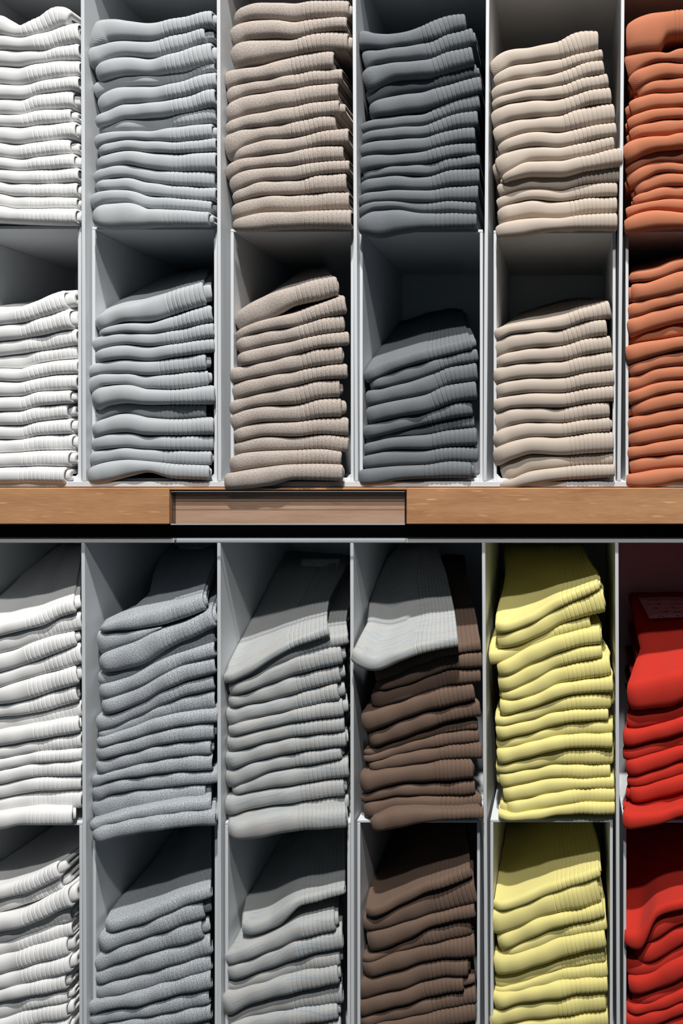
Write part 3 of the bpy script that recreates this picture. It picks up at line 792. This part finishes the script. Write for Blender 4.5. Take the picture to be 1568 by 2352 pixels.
def rib_positions(a, b, pitch):
    n = max(3, int(round((b - a) / pitch))); p = (b - a) / n
    off = np.array([0.0, 0.06, 0.13, 0.24, 0.40, 0.60, 0.76, 0.87, 0.94])
    x = np.concatenate([a + p * (k + off) for k in range(n)] + [[b], b - np.array([0.0003, 0.0008, 0.0016])])
    x = np.unique(x); x = x[(x >= a) & (x <= b)]
    fr = ((x - a) / p) % 1.0; dd = np.minimum(fr, 1 - fr); dd = np.where(x < a + p * 0.5, 0.5, dd)
    g = np.exp(-(dd / 0.085) ** 2) - 0.12 * np.exp(-((dd - 0.28) / 0.12) ** 2)
    return x, g

ORD = ['topmost', 'second', 'third', 'fourth', 'fifth', 'sixth', 'seventh', 'eighth', 'ninth', 'tenth', 'eleventh',
       'twelfth', 'thirteenth', 'fourteenth', 'fifteenth', 'sixteenth']
ROWTXT = {1: 'in the top row', 2: 'standing on the wooden shelf', 3: 'just below the wooden shelf', 4: 'in the lowest row'}
MATS = {1: ['white', 'light', 'oat', 'char', 'beige', 'orange'], 3: ['white', 'heather', 'melange', 'brown', 'yellow', 'red']}
MATS[2], MATS[4] = MATS[1], MATS[3]
SOCKS = {}

def build_stack(key, sd):
    row, col = int(key[1]), int(key[3])
    upper = row <= 2
    front = UF if upper else LF
    yb_all = (UB if upper else LB) - 0.012
    base_y = front + 0.0035
    ox, oy = sd['o']; sc = sd['s']
    sx = np.array(sd['x'], float) / sc + ox
    socks = sd['k']; n = len(socks)
    matk = MATS[row][col - 1]
    cname = (UCOL if upper else LCOL)[col - 1]
    # cell limits
    if row in (2, 4):
        cx0, cx1, floor_z, ceil_z, _ = BOX[(row, col)]
        cf = front + 0.008
    else:
        cen = UC if upper else LC; zt, zb = (UT, UBOT) if upper else (LT, LBOT)
        floor_z = BOX[(row + 1, col)][4]; ceil_z = zt
        zm = (floor_z + ceil_z) / 2
        cx0 = div_x(cen, zt, zb, col - 1, zm) + TH / 2; cx1 = div_x(cen, zt, zb, col, zm) - TH / 2
        cf = front
    to_px = lambda v: np.asarray(v, float) / sc + oy
    tops = [to_px(sd['top'])]
    bots = [to_px(k[3]) for k in socks]
    for i in range(1, n):
        t = socks[i][4].get('top')
        tops.append(to_px(t) if t else bots[i - 1])
    # rise of the faces towards the back
    if 'bs' in sd:
        zb_ = PZW(to_px(sd['bs']), base_y + 0.17); zn_ = PZW(tops[0], base_y + 0.004)
        st_top = np.clip((zb_ - zn_) / 0.165, 0.0, 0.62)
    else:
        st_top = np.full(len(sx), 0.16)
    for i, (xl, xr, xj, bt, op) in enumerate(socks):
        mk = M[op.get('mat', matk)]
        lab_c = 'blue-grey melange' if op.get('mat') == 'melange' and row == 3 and col == 4 else cname
        yo = op.get('y', rng.uniform(-1.5, 1.5))
        yf = base_y + (yo * 0.7 if yo > 0 else yo) * 0.001
        k = K(yf + 0.004)
        Xs = (sx - PX) * k
        Ztop = (HY - tops[i]) * k + EYE; Zbot = (HY - bots[i]) * k + EYE
        Zbot = np.minimum(Zbot, Ztop - 0.0016)
        a, b, j = [((q / sc + ox) - PX) * k for q in (xl, xr, xj)]
        j = min(max(j, a + 0.012), b - 0.008)
        w0 = ((n - i) / n) ** 1.25; w1 = ((n - i - 1) / n) ** 1.25
        xbk = op.get('xb', sd.get('xb'))
        if xbk:
            ab = PXW(xbk[0] / sc + ox, yb_all); bb = PXW(xbk[1] / sc + ox, yb_all)
            ab = max(ab, a) if ab < a else ab
        else:
            ab, bb = a + 0.012, b - 0.004
        pf = op.get('prof', sd.get('prof') if i == 0 or row in (3, 4) else None)
        prof = None
        if pf:
            pr = np.array(pf, float)
            yy = yf + 0.004 + pr[:, 0] * (yb_all - yf - 0.004)
            lx_ = (pr[:, 1] / sc + ox - PX) * K(yy); rx_ = (pr[:, 2] / sc + ox - PX) * K(yy)
            prof = np.stack([pr[:, 0], lx_ - lx_[0], rx_ - rx_[0]], 1)
        seed = rng.uniform(0, 100)

        xg = np.linspace(a - 0.012, b + 0.012, 160)
        zg = (pchip(Xs, Ztop, xg) + pchip(Xs, Zbot, xg)) / 2
        sg = np.gradient(zg, xg)
        sg = np.convolve(np.pad(sg, 6, 'edge'), np.hanning(13) / np.hanning(13).sum(), 'valid')
        gsc = {'white': 0.65, 'heather': 0.35, 'yellow': 0.9}.get(matk, 1.0)

        def place(x, h_scale, inset, y_in, edges, groove=None):
            """one U-shaped wall at the ring stations x"""
            zt, zb = pchip(Xs, Ztop, x), pchip(Xs, Zbot, x)
            # beyond the readings the fold keeps its thickness
            hh = np.maximum((zt - zb) / 2, 0.0007)
            zc = (zt + zb) / 2
            sl = np.clip(np.interp(x, xg, sg), -0.75, 0.75)
            h = hh * h_scale * 0.985 - inset
            h = np.maximum(h, 0.00035)
            yfr = yf + y_in + 0.0007 * np.sin(x * 95 + seed) + 0.0005 * np.sin(x * 230 + seed * 2)
            da, db = x - edges[0], edges[1] - x
            # rounded toe end and softly rounded cuff end
            ra = np.clip(1 - da / 0.011, 0, 1); yfr = yfr + 0.0055 * ra ** 2.2
            rb_ = np.clip(1 - db / 0.004, 0, 1); yfr = yfr + 0.0012 * rb_ ** 2
            e1 = np.clip(1 - da / 0.0022, 0, 1); e2 = np.clip(1 - db / 0.0016, 0, 1)
            h = h * (1 - 0.20 * e1 ** 2 - 0.16 * e2 ** 2)
            L = np.clip(h * 1.05, 0.0012, 0.0105)
            if groove is not None:
                h = h - 0.00050 * groove; yfr = yfr + 0.00065 * groove
                h = np.maximum(h, 0.00035)
            st = pchip(Xs, st_top, x); st = np.clip(st, 0, 0.65)
            rt, rb2 = st * w0, st * w1
            yb = np.full_like(x, yb_all - 0.006 - y_in)
            Y, Z = profile(h, L, None, yfr, yb, rt, rb2, zc)
            t = np.clip((Y - (yf + 0.004)) / (yb_all - yf - 0.004), 0, 1)
            if prof is not None:
                al = a + np.interp(t, prof[:, 0], prof[:, 1]); br = b + np.interp(t, prof[:, 0], prof[:, 2])
            else:
                g = t ** 0.85
                al = a + (ab - a) * g; br = b + (bb - b) * g
            X = al + (x[:, None] - a) / (b - a) * (br - al)
            X = X - op.get('sh', 0.8) * sl[:, None] * (Z - zc[:, None]) * (1 - np.clip(t * 6, 0, 1))
            # soft cloth gives way to the walls of its cell
            ins = np.clip((Y - cf) / 0.004, 0, 1)
            m0 = cx0 + 0.0006; m1 = cx1 - 0.0006
            X = np.where(Y > cf, np.clip(X, m0 - (1 - ins) * 0.004, m1 + (1 - ins) * 0.004), X)
            Zc = np.maximum(Z, floor_z + 0.0004 + 0.0006 * i / n - np.clip(cf + 0.012 - Y, 0, 1) * 1.6)
            Zc = np.where(Y > cf + 0.01, np.minimum(Zc, ceil_z - 0.001 - 0.0004 * i), Zc)
            return X, Y, Zc

        def wall(name, x, edges, hs, ins, yin, groove, cap0, cap1, mat, parent, solid=False):
            Xo, Yo, Zo = place(x, hs, ins, yin, edges, groove)
            if solid: Xi, Yi, Zi = place(x, 0.16, 0, yin + 0.006, edges, None)
            else: Xi, Yi, Zi = place(x, hs, ins + STW * 0.8, yin + STW, edges, None if groove is None else groove * 0.3)
            X = np.concatenate([Xo, Xi[:, ::-1]], 1); Y = np.concatenate([Yo, Yi[:, ::-1]], 1); Z = np.concatenate([Zo, Zi[:, ::-1]], 1)
            me = rings_to_mesh(name, X, Y, Z, x - a, True, cap0, cap1, True)
            return link_mesh(name, me, mat, parent)

        zmid = float(np.mean((Ztop + Zbot) / 2))
        root = empty('folded_socks', ((a + b) / 2, yf, float(np.min(Zbot))))
        lab = f'{lab_c} folded sock pair, {ORD[i]} from top of the stack {ROWTXT[row]}'
        if i == 0: lab = f'{lab_c} folded sock pair lying topmost on the stack {ROWTXT[row]}'
        if key == 'r3c4':
            if i == 0: lab = 'blue-grey melange sock pair with open toe lying on the brown stack'
            else: lab = f'brown folded sock pair, {ORD[i]} from top of the stack {ROWTXT[row]}'
        if key == 'r1c6' and i == 0: lab = 'crumpled orange sock pair on top of the top row orange stack'
        if key == 'r4c6' and i == 0: lab = 'crumpled red sock pair topmost on the stack in the lowest row'
        tag(root, lab, 'socks', f'{cname} socks stacked {ROWTXT[row]}')
        if op.get('plain'):
            xf = ring_positions(a, b, 0.0022, (1, 1))
            ft = wall('foot', xf, (a, b), 1.0, 0, 0, None, True, True, mk[0], root)
        else:
            xf = ring_positions(a, j, 0.0022, (1, 0))
            ft = wall('foot', xf, (a, b), 1.0, 0, 0, None, True, False, mk[0], root)
            xc, g = rib_positions(j, b, 0.0043)
            g = g * gsc
            wall('cuff', xc, (a, b), 1.0, 0, 0, g, False, True, mk[1], root)
        # the second sock of the pair, folded inside
        il = op.get('il'); ir = op.get('ir')
        dl = -(il / sc * k) if il is not None else rng.uniform(0.0012, 0.004)
        dr = (ir / sc * k) if ir is not None else -rng.uniform(0.0008, 0.002)
        xi = ring_positions(a + dl, b + dr, 0.004, (1, 1))
        wall('inner_sock', xi, (a + dl, b + dr), 0.80, STW * 0.55, STW + 0.001 + (0.003 if (il or ir) else 0), None, True, True, mk[0], root, True)
        SOCKS[(key, i)] = dict(Xs=Xs, Ztop=Ztop, st=st_top, w0=w0, yf=yf, root=root, yb=yb_all)

for key in ST: build_stack(key, ST[key])

# printed paper tags on the upper faces of three pairs
def paper_label(key, i, quad, lift=0.0012):
    s = SOCKS[(key, i)]
    pts = []
    for px, py in quad:
        best = None
        for y in np.linspace(s['yf'] + 0.008, s['yb'], 400):
            x, z = PXW(px, y), PZW(py, y)
            zs = float(pchip(s['Xs'], s['Ztop'], np.array([x]))[0] + np.clip(pchip(s['Xs'], s['st'], np.array([x]))[0], 0, .65) * s['w0'] * (y - s['yf'] - 0.007))
            if best is None or abs(z - zs) < best[0]: best = (abs(z - zs), x, y, zs)
        pts.append((best[1], best[2], best[3] + lift))
    p = [np.array(q) for q in pts]
    nu, nv = 8, 5; v = []; uv = []
    for b in range(nv + 1):
        for a_ in range(nu + 1):
            u, w = a_ / nu, b / nv
            q = (p[0] * (1 - u) + p[1] * u) * (1 - w) + (p[3] * (1 - u) + p[2] * u) * w
            v.append(tuple(q + np.array([0, 0, 0.0006 * math.sin(u * 3)]))); uv.append((u, 1 - w))
    f = [(b * (nu + 1) + a_, (b + 1) * (nu + 1) + a_, (b + 1) * (nu + 1) + a_ + 1, b * (nu + 1) + a_ + 1) for b in range(nv) for a_ in range(nu)]
    me = np_mesh('paper_label', v, np.array(f), uv)
    o = link_mesh('paper_label', me, M['print'], s['root'])
    so = o.modifiers.new('thickness', 'SOLIDIFY'); so.thickness = 0.0003
    o['label'] = 'white printed paper tag'
paper_label('r3c6', 0, [(1465, 1375), (1580, 1374), (1585, 1420), (1491, 1423)])
paper_label('r3c2', 0, [(398, 1246), (496, 1246), (496, 1265), (394, 1263)])
paper_label('r3c3', 0, [(676, 1287), (782, 1286), (776, 1307), (668, 1301)])

# ------------------------------------------------------------------ light
def spot(name, loc, aim, watts, col, size, blend, rad):
    l = bpy.data.lights.new(name, 'SPOT'); l.energy = watts; l.color = col
    l.spot_size = math.radians(size); l.spot_blend = blend; l.shadow_soft_size = rad
    o = bpy.data.objects.new(name, l); C.objects.link(o); o.location = loc
    o.rotation_euler = (Vector(aim) - Vector(loc)).to_track_quat('-Z', 'Y').to_euler()
    return o
spot('ceiling_spot', (0.0, -1.15, EYE + 2.40), (PXW(690, 0), 0.0, PZW(1800, 0)), 365, (1.0, 0.985, 0.96), 35, 0.85, 0.045)
spot('far_ceiling_spot', (0.06, -1.45, EYE + 1.60), (PXW(720, 0), 0.0, PZW(1850, 0)), 92, (1.0, 0.985, 0.965), 52, 0.8, 0.05)

w = bpy.data.worlds.new('shop'); bpy.context.scene.world = w
w.use_nodes = True
bg = w.node_tree.nodes['Background']
bg.inputs[0].default_value = (0.42, 0.70, 0.92, 1); bg.inputs[1].default_value = 0.045

# ------------------------------------------------------------------ camera
cd = bpy.data.cameras.new('camera'); cam = bpy.data.objects.new('camera', cd); C.objects.link(cam)
cam.location = (0, -D, EYE); cam.rotation_euler = (math.pi / 2, 0, 0)
cd.sensor_fit = 'VERTICAL'; cd.sensor_height = 36.0; cd.sensor_width = 24.0
cd.lens = 36.0 * (D / S) / H
cd.shift_x = (W / 2 - PX) / H
cd.shift_y = (HY - H / 2) / H
cd.clip_start = 0.02; cd.clip_end = 50
sc_ = bpy.context.scene
sc_.camera = cam
sc_.view_settings.view_transform = 'Standard'
sc_.view_settings.look = 'None'
sc_.view_settings.gamma = 1.0
sc_.view_settings.exposure = 0.0
sc_.view_settings.use_curve_mapping = False
